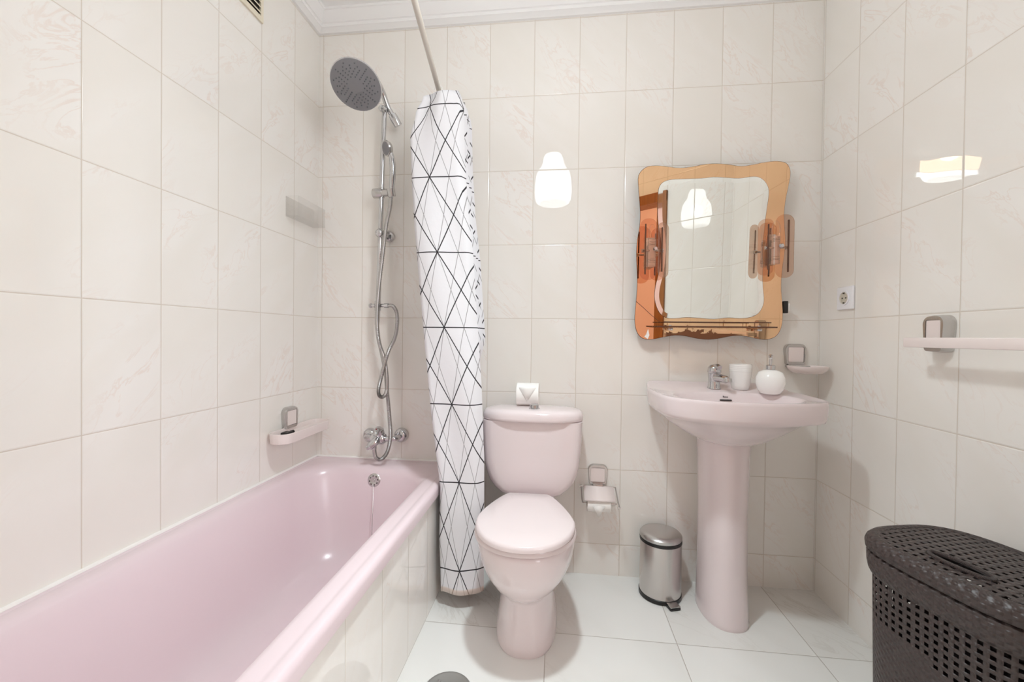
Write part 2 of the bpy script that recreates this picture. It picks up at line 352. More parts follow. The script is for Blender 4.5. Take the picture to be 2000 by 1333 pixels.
# ------------------------------------------------------------------ bathtub
tub = thing('bathtub', (.34, -.85, 0), 'long pink enamelled bathtub set along the left wall', 'bathtub')
TX0, TX1, TY0, TY1, TZ = .002, .682, -1.70, -.002, .472
def ring(x0, x1, y0, y1, r, z): return [(x, y, z) for x, y in rrect((x1-x0)/2, (y1-y0)/2, r, 14, (x0+x1)/2, (y0+y1)/2)]
R = [ring(TX0, TX1, TY0, TY1, .01, .425), ring(TX0, TX1+.003, TY0, TY1, .012, .455), ring(TX0, TX1, TY0, TY1, .014, .468), ring(TX0+.004, TX1-.01, TY0+.008, TY1-.004, .018, .4725),
     ring(TX0+.008, TX1-.024, TY0+.018, TY1-.008, .03, .4725), ring(TX0+.010, TX1-.029, TY0+.022, TY1-.010, .034, .4695), ring(TX0+.014, TX1-.034, TY0+.026, TY1-.014, .04, .4700),
     ring(TX0+.035, TX1-.062, TY0+.06, TY1-.07, .12, .470), ring(TX0+.047, TX1-.076, TY0+.08, TY1-.094, .15, .466), ring(TX0+.056, TX1-.086, TY0+.10, TY1-.106, .16, .455),
     ring(TX0+.064, TX1-.093, TY0+.13, TY1-.114, .165, .43), ring(TX0+.080, TX1-.104, TY0+.20, TY1-.128, .17, .36), ring(TX0+.098, TX1-.118, TY0+.30, TY1-.148, .17, .26),
     ring(TX0+.118, TX1-.136, TY0+.40, TY1-.175, .165, .17), ring(TX0+.140, TX1-.158, TY0+.46, TY1-.205, .15, .12), ring(TX0+.175, TX1-.19, TY0+.52, TY1-.245, .12, .098), ring(TX0+.23, TX1-.24, TY0+.60, TY1-.30, .08, .092)]
MB().loft(R, False, True).build('tub_body', M['tubpink'], tub, smooth=60)
ov = MB().lathe([(.0295, 0), (.0295, .003), (.026, .006), (.016, .0075), (.013, .006), (.006, .006), (.005, .0085)], (.343, -.1165, .412), (0, -1, .17), n=32).build('overflow_plate', M['satin'], tub)
ho = MB(); ax = Vector((0, -1, .17)).normalized(); bx_, by_, _ = basis(ax)
for k in range(8):
    a = 2*PI*k/8+.2; p = Vector((.343, -.1165, .412))+bx_*.0185*math.cos(a)+by_*.0185*math.sin(a)+ax*.0062; ho.lathe([(.0032, 0), (.0032, .0012)], p, ax, 10)
ho.build('drain_holes', M['dark'], ov)
MB().tube(smoothpath([(.341, -.125, .398), (.352, -.148, .34), (.362, -.175, .27), (.372, -.20, .20), (.382, -.235, .145), (.388, -.30, .108), (.390, -.345, .10)]), .0016, 6).build('plug_chain', M['satin'], tub)
MB().lathe([(.028, 0), (.028, .004), (.02, .008), (.006, .012)], (.390, -.37, .092)).build('drain_plug', M['satin'], tub)
struct(MB().box((.645, TY0, 0), (.668, -.001, .424)).build('wall_tub_apron', M['apron'], smooth=0))
sl = MB().tube([(.003, -1.7, .474), (.003, -.004, .474)], .006, 8).tube([(.003, -.004, .474), (.68, -.004, .474)], .006, 8); struct(sl.build('trim_2', M['sealant']))
# left wall stub beyond the tub foot keeps the tub end closed
struct(MB().box((0, YF, 0), (.70, TY0-.002, .472)).build('wall_tub_end', M['apron'], smooth=0))

# ------------------------------------------------------------------ bath mixer
mx = thing('bath_mixer_tap', (.35, 0, .59), 'chrome bath mixer tap with two round wall roses above the tub', 'tap')
for x in (.272, .423):
    MB().lathe([(.033, .001), (.034, .006), (.032, .016), (.026, .025), (.016, .031)], (x, 0, .583 if x < .3 else .589), (0, -1, 0)).build('wall_rose', M['chrome'], mx)
MB().tube(smoothpath([(.272, -.02, .583), (.275, -.05, .583), (.30, -.068, .584), (.33, -.072, .585)], 5), .014).tube(smoothpath([(.423, -.02, .589), (.421, -.055, .588), (.405, -.072, .587), (.35, -.075, .586)], 5), .0125).build('inlet_pipes', M['chrome'], mx)
MB().lathe([(.017, -.032), (.024, -.026), (.027, 0), (.026, .022), (.019, .03)], (.345, -.078, .588), (1, 0, 0)).tube(smoothpath([(.348, -.088, .590), (.340, -.105, .578), (.326, -.115, .565), (.318, -.118, .558)], 5), lambda t: .020-.005*t).build('mixer_body', M['chrome'], mx)
MB().lathe([(.020, 0), (.024, .01), (.021, .030), (.010, .036)], (.350, -.082, .602), (0, -.3, 1)).tube(smoothpath([(.350, -.088, .632), (.351, -.105, .634), (.353, -.125, .622), (.354, -.132, .612)], 5), lambda t: .014-.003*t).build('lever', M['chrome'], mx)
MB().lathe([(.0035, 0), (.0035, .002)], (.3525, -.121, .6385), (0, -.55, .8)).build('temperature_dot', pmat('red_dot', lin(120, 30, 40), .3), mx)
MB().lathe([(.010, 0), (.011, .006), (.011, .014), (.006, .017)], (.322, -.118, .560), (-1, -.3, -.4)).lathe([(.0105, 0), (.0105, .016)], (.334, -.10, .562), (0, 0, -1)).build('diverter_knob', M['chrome'], mx)

# ------------------------------------------------------------------ shower column
sh = thing('shower_set', (.337, 0, 1.6), 'chrome shower riser on the back wall carrying a large round rain head', 'shower')
RP = [(.352, -.062, 2.06), (.344, -.062, 1.78), (.337, -.062, 1.48), (.330, -.062, 1.20), (.325, -.062, 1.10)]
MB().tube(smoothpath(RP, 6), .0105, 16).build('riser_pipe', M['chrome'], sh)
# rain head
hc = Vector((.330, -.28, 2.047)); hn = Vector((.05, -.571, -.819)).normalized(); HR = .1005
hd = MB().lathe([(.020, -.030), (.035, -.026), (.075, -.014), (HR*.97, -.008), (HR, -.002), (HR*.985, .003)], hc, hn, 48).build('shower_head', M['chrome'], sh)
fc = MB().lathe([(HR*.965, .0025), (HR*.965, .0045), (HR*.9, .0055), (.03, .0062), (.027, .0075), (.0, .0075)], hc, hn, 48).build('spray_face', M['greyface'], hd)
nz = MB(); hx, hy, _ = basis(hn)
for r_, c_ in ((.034, 12), (.044, 16), (.054, 20), (.064, 24), (.074, 16), (.084, 12)):
    for k in range(c_):
        a = 2*PI*(k+.5*((c_//4) % 2))/c_; nz.lathe([(.0028, 0), (.0022, .0028), (.001, .0034)], hc+hx*r_*math.cos(a)+hy*r_*math.sin(a)+hn*.0055, hn, 8)
nz.build('nozzles', M['nozzle'], fc)
ap = smoothpath([(.392, -.048, 2.035), (.370, -.065, 2.075), (.358, -.095, 2.125), (.350, -.135, 2.150), (.343, -.185, 2.150), (.336, -.225, 2.125), (.332, -.248, 2.095), tuple(hc-hn*.026)], 6)
MB().tube(ap, .0125, 14).lathe([(.019, 0), (.0195, .035), (.017, .05)], (.408, -.04, 2.005), (-.45, -.45, .9)).build('shower_arm', M['chrome'], sh)
MB().lathe([(.013, -.012), (.015, 0), (.012, .012), (.005, .016)], (.353, -.085, 2.06), (-.3, -1, 0)).build('adjusting_knob', M['chrome'], sh)
MB().lathe([(.026, 0), (.027, .004), (.026, .014), (.018, .022)], (.354, -.001, 1.512), (0, -1, 0)).lathe([(.014, -.02), (.020, -.012), (.021, .004), (.015, .016), (.006, .021)], (.338, -.066, 1.513), (0, -1, 0)).tube([(.354, -.02, 1.512), (.338, -.062, 1.513)], .011).build('wall_bracket', M['chrome'], sh)
MB().lathe([(.014, -.024), (.021, -.020), (.022, .012), (.018, .022)], (.326, -.066, 1.692), (1, 0, 0)).lathe([(.013, -.02), (.0145, 0), (.013, .022)], (.342, -.062, 1.695), (0, 0, 1)).tube([(.34, -.065, 1.692), (.400, -.075, 1.694)], .0165).lathe([(.017, -.018), (.018, .014)], (.395, -.082, 1.690), (-.1, -.25, 1)).build('slider_holder', M['satin'], sh)
MB().lathe([(.0135, -.022), (.0145, 0), (.0135, .022)], (.328, -.062, 1.186), (0, 0, 1)).tube([(.29, -.062, 1.186), (.385, -.062, 1.188)], .008).lathe([(.010, 0), (.011, .006), (.008, .011)], (.299, -.062, 1.186), (-1, 0, 0)).lathe([(.0105, 0), (.0115, .018)], (.36, -.062, 1.187), (1, 0, 0)).build('diverter', M['chrome'], sh)
def ribbed(path, r, name, parent):
    P = smoothpath(path, 26); MB().tube(P, (lambda t: r*(1+.10*math.sin(t*len(P)*PI))), 10).build(name, M['hosem'], parent)
ribbed([(.326, -.062, 1.10), (.332, -.062, 1.04), (.350, -.060, .96), (.366, -.060, .88), (.376, -.065, .80), (.386, -.072, .74), (.396, -.08, .67), (.402, -.085, .60), (.395, -.095, .54), (.378, -.10, .510), (.358, -.10, .498), (.340, -.10, .512), (.334, -.10, .545)], .0085, 'supply_hose', sh)
hs = thing('hand_shower', (.40, -.09, 1.70), 'small chrome hand shower clipped in the sliding holder with its long looping hose', 'hand shower')
MB().tube(smoothpath([(.394, -.082, 1.665), (.398, -.082, 1.71), (.404, -.086, 1.78), (.400, -.09, 1.84), (.388, -.094, 1.875)], 6), lambda t: .0095+.0035*math.sin(t*3)).build('handle', M['chrome'], hs)
hsv = Vector((-.62, -.70, -.30)).normalized(); hsc = Vector((.380, -.098, 1.878))
MB().lathe([(.010, -.020), (.026, -.015), (.0335, 0), (.032, .006)], hsc, hsv).build('spray_head', M['satin'], hs)
MB().lathe([(.028, 0), (.026, .0022), (.0, .003)], hsc+hsv*.006, hsv).build('spray_face', M['greyface'], hs)
ribbed([(.393, -.080, 1.665), (.388, -.078, 1.62), (.372, -.078, 1.546), (.356, -.078, 1.409), (.341, -.08, 1.272), (.333, -.082, 1.134), (.342, -.082, 1.03), (.368, -.08, .95), (.380, -.078, .87), (.381, -.076, .80)], .0082, 'hose_upper', hs)
ribbed([(.372, -.063, 1.185), (.400, -.068, 1.185), (.421, -.072, 1.155), (.425, -.075, 1.10), (.416, -.08, 1.04), (.389, -.09, .973), (.361, -.092, .869), (.347, -.09, .812), (.350, -.09, .785), (.362, -.088, .776), (.375, -.084, .785), (.381, -.078, .81)], .0082, 'hose_lower', hs)

# ------------------------------------------------------------------ curtain rod and curtain
rd = thing('curtain_rod', (.63, 0, 2.055), 'thin cream curtain rod running overhead from the back wall', 'curtain rod')
rA, rB = Vector((.622, -.003, 2.047)), Vector((.842, -1.80, 2.075)); rB = rA+(rB-rA)*(( -2.1+.003)/(-1.80+.003))
MB().tube([tuple(rA), tuple(rB)], .0098, 16).build('rod', M['rod'], rd)
MB().lathe([(.022, 0), (.022, .004), (.014, .012)], rA, (0, -1, 0)).build('end_cap', M['rod'], rd)
MB().lathe([(.022, 0), (.022, .004), (.014, .012)], (rB.x, YF+.0005, rB.z), (0, 1, 0)).build('end_cap', M['rod'], rd)
cu = thing('shower_curtain', (.70, -.15, .04), 'white shower curtain with black triangle line pattern, bunched beside the tub', 'shower curtain')
# edges of the front panel at heights (left x, right x), panel plane y=-.25
KL = [(2.03, .640), (1.975, .609), (1.926, .583), (1.819, .560), (1.661, .565), (1.462, .577), (1.164, .607), (.867, .642), (.569, .677), (.47, .690), (.27, .687), (.06, .696)]
KR = [(2.03, .752), (1.946, .767), (1.752, .773), (1.556, .787), (1.361, .811), (1.165, .825), (.872, .848), (.578, .862), (.06, .866)]
VN = [(2.21, 7), (1.938, 6), (1.664, 5), (1.374, 4), (1.086, 3), (.79, 2), (.489, 1), (.153, 0), (-.18, -1)]
def vco(z):
    for a, b in zip(VN, VN[1:]):
        if a[0] >= z >= b[0]: return .291*(b[1]+(z-b[0])/(a[0]-b[0]))
    return 0
def edge(z):
    o = []
    for K in (KL, KR):
        v_ = K[0][1] if z > K[0][0] else K[-1][1]
        for a, b in zip(K, K[1:]):
            if a[0] >= z >= b[0]:
                t = (a[0]-z)/(a[0]-b[0]); t = t*t*(3-2*t) if K is KL and z > 1.6 else t; v_ = a[1]+(b[1]-a[1])*t
        o.append(v_)
    return o
NP, NS, NR = 8, 16, 90
vs, uvs = [], []
for j in range(NR+1):
    t = j/NR; z = 1.988+(0.060-1.988)*t; L, Rr = edge(z); wd_ = Rr-L
    gather = max(0, 1-t/.09)
    row = []
    for p in range(NP):
        yb = -.30+.025*p; wf = 1. if p < 3 else max(.25, min(1, (.812-L)/max(wd_, 1e-3))) if z < .95 else min(1, max(.25, (.812-L)/wd_)+max(0, z-.95)*1.2)
        lshift = .006*math.sin(p*2.1+t*5); 
        for s in range(NS):
            u = s/NS; uu = u if p % 2 == 0 else 1-u
            x = L+abs(lshift)+(wd_*wf-abs(lshift))*uu
            bow = .010*math.sin(u*PI) if p == 0 else 0
            ripple = .007*math.sin(uu*9+t*7+p)*(.35+gather*2.0)+.006*math.sin(uu*5.3-t*11+1)
            e_ = abs(u-.5)*2; yy = yb+.025*(.5*(1+math.tanh((u-.93)*14)) if u > .5 else 0)-bow+ripple*(1-e_**6)
            if p == 0: yy -= .018*math.exp(-((uu-.92)/.05)**2)*(1-t)*.7
            dz = gather*(.010*math.sin(uu*9+p*1.3)-.030*max(0, .35-uu)-.012*max(0, uu-.75)) if j < 9 else 0
            if p == NP-1 and yy > -.02: yy = -.02
            zz = z+dz
            row.append((x, yy, zz)); 
    vs += row
    base = 0
    for p in range(NP):
        for s in range(NS):
            uvs.append(((p+s/NS)*.208-.0805-(.020*(1.5-z)/1.4 if z < 1.5 else -.022*(z-1.5)/.45), vco(z)))
n = NP*NS
fs = [(j*n+i, j*n+i+1, (j+1)*n+i+1, (j+1)*n+i) for j in range(NR) for i in range(n-1)]
cb = MB().add(vs, fs).build('fabric', M['curtain'], cu, smooth=80, uv=uvs)
sm = cb.modifiers.new('solid', 'SOLIDIFY'); sm.thickness = .0012
rg = MB()
for k in range(7):
    c_ = rA+(rB-rA)*((.035+.031*k)/2.1); pth = [(c_.x+.019*math.cos(a), c_.y+.003*math.sin(a), c_.z-.008+.021*math.sin(a)) for a in [2*PI*i/20 for i in range(21)]]
    g_ = MB().tube(pth, .0018, 6, False).build('curtain_ring', M['wht'], cu)

# ------------------------------------------------------------------ toilet
TC = 1.040
to = thing('toilet', (TC, -.30, 0), 'pink close-coupled toilet standing by the curtain with its lid closed', 'toilet')
def bowlring(z, hw, yf, yb, e=2.3, n=48):
    cy = (yf+yb)/2; b = abs(yf-yb)/2
    o = ell(hw, b, n, e, TC, cy); k = min(1, max(0, (z-.19)/.05))
    return [(TC+(x-TC)*(1-.42*k*max(0, (y+.47)/.40)**1.3), y, z) for x, y in o]
R = [bowlring(0, .108, -.520, -.10, 2.6), bowlring(.012, .111, -.525, -.10, 2.6), bowlring(.03, .108, -.522, -.10, 2.6), bowlring(.10, .100, -.512, -.11, 2.4), bowlring(.16, .093, -.505, -.12, 2.3), bowlring(.176, .093, -.508, -.12, 2.2),
     bowlring(.190, .103, -.528, -.12, 2.1), bowlring(.210, .119, -.558, -.11, 2.1), bowlring(.238, .137, -.592, -.10, 2.1), bowlring(.27, .152, -.617, -.10, 2.1), bowlring(.31, .165, -.637, -.09, 2.15), bowlring(.355, .173, -.649, -.08, 2.2), bowlring(.385, .1745, -.652, -.07, 2.2), bowlring(.396, .172, -.649, -.07, 2.2), bowlring(.399, .166, -.64, -.08, 2.2)]
MB().loft(R).build('bowl', M['pink'], to, smooth=60)
def dshape(hw, yf, yb, bw, n=56):      # seat outline: round front, tapering to a straight back of half width bw
    out = []; ym = -.475
    for i in range(n):
        t = 2*PI*i/n; c, s = math.cos(t), math.sin(t)
        if s < 0: out.append((TC+hw*math.copysign(abs(c)**.93, c), ym+s*(ym-yf)))
        else: out.append((TC+-.005*s+hw*math.copysign(abs(c)**.58, c)*(1-(1-bw/hw)*s**1.8), ym+min(1, s*1.12)**1.35*(yb-ym)))
    return out
def dloft(spec, nm, mat):
    MB().loft([[(TC+(x-TC)*k, -.45+(y+.45)*k, z) for x, y in dshape(*dims)] for k, z, dims in spec]).build(nm, mat, to, smooth=50)
d_ = (.170, -.656, -.255, .115); dl = (.166, -.668, -.245, .118)
dloft([(.97, .4005, d_), (1.0, .404, d_), (1.0, .414, d_), (.985, .419, d_)], 'seat', M['seatpink'])
dloft([(.975, .4205, dl), (1.0, .424, dl), (1.0, .433, dl), (.985, .4395, dl), (.95, .443, dl), (.6, .4455, dl), (.1, .4455, dl)], 'seat_lid', M['seatpink'])
for x in (-.07, .07): MB().lathe([(.012, -.02), (.012, .02)], (TC+x, -.228, .412), (1, 0, 0), 12).build('hinge', M['seatpink'], to)
# cistern: rounded lower corners, bowed front
def tankring(y, ins=0.):
    pts = []; hw = .205
    top, bot = .712, .398
    prof_ = [(-hw+.004, top)]
    for k in range(0, 12): pts
    left = [(-.205, top), (-.203, .66), (-.200, .60), (-.195, .54), (-.186, .495), (-.172, .462), (-.150, .434), (-.122, .412), (-.09, .401), (-.05, .398)]
    o = [(TC+x*(1-ins), y, bot+(z-bot)*(1-ins*.0)+ (ins*.25 if z < .5 else 0)) for x, z in left]
    o += [(TC-x*(1-ins), y, z+(ins*.25 if z < .5 else 0)) for x, z in reversed(left)]
    return o
R = [tankring(-.022), tankring(-.12), tankring(-.160), tankring(-.182, .015), tankring(-.195, .045), tankring(-.202, .10), tankring(-.204, .2), tankring(-.205, .5)]
MB().loft(R).build('cistern', M['pink'], to, smooth=50)
def lidring(k, z, e=2.6):
    out = []
    for x, y in ell(1, 1, 60, 3.0):
        yy = y*.098 if y > 0 else y*.112
        out.append((TC+x*.2095*k, -.115+yy*k, z))
    return out
MB().loft([lidring(.965, .7125), lidring(.995, .716), lidring(1.0, .724), lidring(.995, .735), lidring(.975, .745), lidring(.92, .752), lidring(.7, .757), lidring(.2, .759)]).build('cistern_lid', M['pink'], to, smooth=60)
fb = MB().lathe([(.023, 0), (.0235, .003), (.020, .005), (.0195, .018), (.016, .021), (0, .0215)], (TC+.008, -.155, .7555)).build('flush_button', M['chrome'], to)
# spare roll on the cistern
def paper_roll(name, c, r, hw, label, cat, parent=None, tri=None, tilt=0):
    t = thing(name, (c[0], c[1], c[2]), label, cat)
    MB().lathe([(.019, -hw+.002), (.020, -hw), (r-.002, -hw), (r, -hw+.002), (r, hw-.002), (r-.002, hw), (.020, hw), (.019, hw-.002)], c, (1, 0, 0), 40, False, False).build('roll', M['paper'], t)
    MB().lathe([(.0188, -hw+.001), (.0188, hw-.001)], c, (1, 0, 0), 24, False, False).build('cardboard_core', pmat('cardboard', lin(176, 150, 120), .9), t)
    return t
r1 = paper_roll('toilet_roll', (1.0155, -.082, .807), .0475, .0475, 'spare white toilet roll with folded triangle tip, resting on the pink cistern lid', 'toilet roll')
def folded(c, r, hw, a0, a1, tipz, t):    # sheet folded to a point following the curve of the roll
    vs = []; n = 8
    for i in range(n+1):
        f = i/n; a = a0+(a1-a0)*f; w = hw*(1-f)
        y = c[1]-(r+.0012)*math.cos(a); z = c[2]+(r+.0012)*math.sin(a)
        vs += [(c[0]-w-1e-4, y, z), (c[0]+w+1e-4, y, z)]
    o = MB().add(vs, [(2*i, 2*i+1, 2*i+3, 2*i+2) for i in range(n)]).build('folded_tip', M['paper'], t)
    s = o.modifiers.new('s', 'SOLIDIFY'); s.thickness = .0014; s.offset = 1
folded((1.0155, -.082, .807), .0475, .036, .7, -.55, 0, r1)

# ------------------------------------------------------------------ chrome brackets with a square insert
def bracket(o, u, w, parent, name='wall_plate', hw=.043, zt=.047, zb=-.043, depth=.016, ins='palepink'):
    """o centre on the wall, u to the viewer's right, w out of the wall"""
    o, u, w = Vector(o), Vector(u), Vector(w); v = Vector((0, 0, 1))
    def arch(hw, zt, zb, r, tp=0.):
        pts = []
        for sx, cz, a0 in ((1, zt, 0), (-1, zt, PI/2), (-1, zb, PI), (1, zb, 3*PI/2)):
            rr = r if cz == zt else r*.45
            for i in range(7):
                a = a0+i/6*PI/2; pts.append((sx*(hw-rr-(0 if cz == zt else tp))+rr*math.cos(a), (cz-rr if cz == zt else cz+rr)+rr*math.sin(a)))
        return pts
    A = arch(hw, zt, zb, .024, .005); A1 = arch(hw-.003, zt-.003, zb+.002, .022, .005); B = arch(hw-.0115, zt-.013, zb+.013, .005)
    P = lambda L, d: [tuple(o+a*u+b*v+w*d) for a, b in L]
    fr = MB().loft([P(A, .0005), P(A, depth*.6), P(A1, depth), P(B, depth), P(B, depth-.005)], True, True).build(name, M['satin'], parent, smooth=50)
    MB().prism([(a*.97, b*.97) for a, b in arch(hw-.0125, zt-.014, zb+.014, .003)], o+w*(depth-.0048), u, v, w, .0035).build('insert', M[ins], fr)
    return fr
# toilet roll holder
TH = (1.323, 0, .447)
rh = thing('toilet_roll_holder', TH, 'chrome toilet roll holder with pale pink flap on the back wall between toilet and bin', 'toilet roll holder')
bracket(TH, (1, 0, 0), (0, -1, 0), rh)
MB().box((TH[0]-.022, -.035, .395), (TH[0]+.022, -.004, .412), .002).build('mount', M['satin'], rh)
hy_ = -.055
MB().tube([(1.250, -.018, .403), (1.250, -.03, .403), (1.397, -.03, .403)], .0028, 8).tube(smoothpath([(1.250, -.03, .403), (1.252, -.07, .36), (1.256, -.075, .347)], 4), .0028, 8).tube(smoothpath([(1.397, -.03, .403), (1.399, -.09, .372), (1.402, -.115, .352)], 4), .0028, 8).lathe([(.005, -.006), (.005, .006)], (1.250, -.03, .401), (1, 0, 0), 10).lathe([(.0045, -.006), (.0045, .006)], (1.402, -.117, .349), (1, 0, 0), 10).tube([(1.256, -.072, .347), (1.398, -.072, .347)], .003, 8).build('wire_frame', M['satin'], rh)
pts = []
for i in range(11):
    f = i/10; pts.append((-.030-.080*f, .4045-.018*f-.018*f*f))
vs = []; 
for y, z in pts: vs += [(1.260, y, z), (1.388, y, z)]
fl = MB().add(vs, [(2*i, 2*i+1, 2*i+3, 2*i+2) for i in range(10)]).build('flap', M['palepink'], rh, smooth=80); s_ = fl.modifiers.new('s', 'SOLIDIFY'); s_.thickness = .003
r2 = paper_roll('toilet_roll', (1.322, -.072, .347), .034, .049, 'part-used toilet roll with folded triangle tip under the pink flap of the wall holder', 'toilet roll')
MB().add([(1.293, -.1092, .350), (1.347, -.1092, .350), (1.320, -.1088, .302)], [(0, 1, 2)]).build('paper_point', M['paper'], r2).modifiers.new('s', 'SOLIDIFY').thickness = .001

# ------------------------------------------------------------------ pedal bin
bn = thing('pedal_bin', (1.572, -.104, 0), 'small brushed steel pedal bin with black trim beside the basin pedestal', 'bin')
bc = (1.572, -.104, 0); BR = .0815
MB().lathe([(BR-.001, 0), (BR+.0025, .002), (BR+.0025, .016), (BR, .018)], bc, n=48).build('base_ring', M['black'], bn)
MB().lathe([(BR, .0182), (BR, .2235)], bc, n=48).build('body', M['steel'], bn)
MB().lathe([(BR-.004, .2238), (BR+.0015, .2243), (BR+.0015, .236), (BR-.003, .237)], bc, n=48).build('black_band', M['black'], bn)
MB().lathe([(BR+.0005, .2375), (BR+.0015, .240), (BR+.001, .250), (BR-.006, .257), (BR-.02, .261), (.03, .264), (0, .2645)], bc, n=48).build('lid', M['satin'], bn)
pd = Vector((.30, -.95, 0)).normalized(); pc = Vector(bc)+pd*(BR+.012)
MB().box((-.022, -.02, .0), (.022, .012, .012), .003, Matrix.Translation(pc) @ Matrix.Rotation(math.atan2(pd.y, pd.x)+PI/2, 4, 'Z')).build('pedal', M['black'], bn)
MB().box((-.021, -.02, .0125), (.021, .012, .016), .001, Matrix.Translation(pc) @ Matrix.Rotation(math.atan2(pd.y, pd.x)+PI/2, 4, 'Z')).build('pedal_plate', M['satin'], bn)

# ------------------------------------------------------------------ basin on pedestal
ba = thing('pedestal_basin', (1.783, -.22, 0), 'pink ceramic pedestal washbasin beneath the bronze mirror', 'basin')
BX = 1.783
def bout(k=1., z=.848, yb=-.003, dx=0., g=0.):
    """basin plan outline: straight back, bowed sides, bowed front"""
    L = [(-.245, yb), (-.262, -.035), (-.272, -.10), (-.276, -.18), (-.274, -.26), (-.266, -.33), (-.246, -.378), (-.21, -.412), (-.15, -.443), (-.08, -.461), (0, -.467),
         (.08, -.461), (.15, -.447), (.205, -.427), (.240, -.402), (.257, -.368), (.264, -.33), (.270, -.26), (.272, -.18), (.268, -.10), (.258, -.035), (.245, yb)]
    P = [Vector((x, y, 0)) for x, y in L]; S = smoothpath(P, 4); back = [Vector((.245+(-.49)*i/14, yb, 0)) for i in range(1, 14)]
    S = S+back; cy = -.235
    return [(BX+p.x*k+(g*math.copysign(1, p.x) if False else 0), max(min(cy+(p.y-cy)*k, yb), -9), z) for p in S]
NBo = len(bout())
def binner(k, z, cy=-.285, hx=.212, hy=.135):
    """bowl rings matched by angle to the outer outline"""
    o = []
    for x, y, _ in bout():
        a = math.atan2((y-cy)/hy, (x-BX)/hx); c, s = math.cos(a), math.sin(a); e = .86
        o.append((BX+hx*k*math.copysign(abs(c)**e, c), cy+hy*k*math.copysign(abs(s)**e, s), z))
    return o
def zdeck(pts, add=0.):      # rim is a little higher at the wall
    return [(x, y, z+add+.020*max(0, 1+y/.12)) for x, y, z in pts]
def sk(k, z, cyk=1.): return [(x, y, z) for x, y, _ in bout(k, z)]
def under(hx, hy, cy, z):
    o = []
    for x, y, _ in bout():
        a = math.atan2((y+.235)/.22, (x-BX)/.27); o.append((BX+hx*math.cos(a), cy+hy*math.sin(a), z))
    return o
R = [under(.085, .10, -.185, .665), under(.105, .125, -.19, .672), under(.15, .16, -.20, .695), under(.19, .183, -.205, .72), under(.225, .200, -.214, .745), under(.250, .214, -.222, .766),
     sk(.972, .779), sk(.985, .790), sk(.995, .815), zdeck(sk(1.0, .838)), zdeck(sk(1.0, .845)), zdeck(sk(.992, .850)), zdeck(sk(.975, .850)), zdeck(sk(.955, .8475)),
     binner(1.04, .8455), binner(1.0, .843), binner(.975, .838), binner(.94, .822), binner(.88, .795), binner(.78, .765), binner(.6, .738), binner(.35, .725), binner(.1, .722)]
MB().loft(R, True, True).build('basin_bowl', M['pink'], ba, smooth=60)
def pring(z, hw, yf, yb=-.05):
    o = []
    for i in range(40):
        t = 2*PI*i/40; c, s = math.cos(t), math.sin(t)
        o.append((BX+hw*math.copysign(abs(c)**.85, c), (yb+yf)/2+(-(yf-yb)/2)*math.copysign(abs(s)**.9, s), z))
    return o
MB().loft([pring(0, .083, -.307), pring(.012, .084, -.309), pring(.02, .082, -.306), pring(.2, .078, -.297), pring(.4, .078, -.292), pring(.6, .083, -.292), pring(.685, .088, -.295), pring(.70, .086, -.292)]).build('pedestal', M['pink'], ba, smooth=60)
MB().box((BX-.022, -.163, .812), (BX+.022, -.156, .8175), .002, Matrix.Translation((.012, -.0035, 0))).build('overflow_slot', M['dark'], ba)
def text(body, size, loc, rot, mat, name, parent, depth=.0004, sx=1.):
    cu_ = bpy.data.curves.new(name, 'FONT'); cu_.body = body; cu_.size = size; cu_.extrude = depth; cu_.align_x = 'CENTER'; cu_.align_y = 'CENTER'
    o = bpy.data.objects.new(name, cu_); C.objects.link(o); dg = bpy.context.evaluated_depsgraph_get(); me = bpy.data.meshes.new_from_object(o.evaluated_get(dg))
    bpy.data.objects.remove(o); q = bpy.data.objects.new(name, me); me.materials.clear(); me.materials.append(mat); C.objects.link(q)
    root = Vector((0, 0, 0)); pp = parent
    while pp is not None: root = root+Vector(pp.location); pp = pp.parent
    q.parent = parent; q.location = Vector(loc)-root; q.rotation_euler = rot; q.scale = (sx, 1, 1); return q
text('Roca', .0095, (BX+.012, -.1585, .8275), (math.radians(68), 0, 0), M['dark'], 'maker_mark', ba)
MB().tube([(BX+.083, -.09, .676), (BX+.098, -.09, .672)], .007, 10).lathe([(.009, 0), (.009, .008)], (BX+.1, -.09, .668), (0, 0, -1), 10).build('waste_fitting', M['satin'], ba)

tp = thing('basin_tap', (BX+.005, -.098, .85), 'small chrome mixer tap at the back of the pink basin', 'tap')
bx, by = BX-.008, -.095; bz = .8515
MB().lathe([(.026, bz), (.026, bz+.004), (.023, bz+.008), (.0215, bz+.03), (.023, bz+.05), (.024, bz+.062)], (bx, by, 0)).tube(smoothpath([(bx, by, bz+.042), (bx+.010, by-.035, bz+.046), (bx+.020, by-.062, bz+.044), (bx+.023, by-.070, bz+.040)], 5), lambda t: .0175-.003*t).build('tap_body', M['chrome'], tp)
MB().lathe([(.0145, 0), (.015, .014)], (bx+.024, by-.073, bz+.048), (0, -.2, -1)).build('aerator', M['satin'], tp)
MB().lathe([(.023, bz+.0625), (.026, bz+.068), (.024, bz+.086), (.015, bz+.096), (0, bz+.099)], (bx, by, 0)).tube(smoothpath([(bx, by, bz+.088), (bx+.003, by-.025, bz+.092), (bx+.005, by-.045, bz+.088)], 4), lambda t: .012-.003*t).build('lever', M['chrome'], tp)

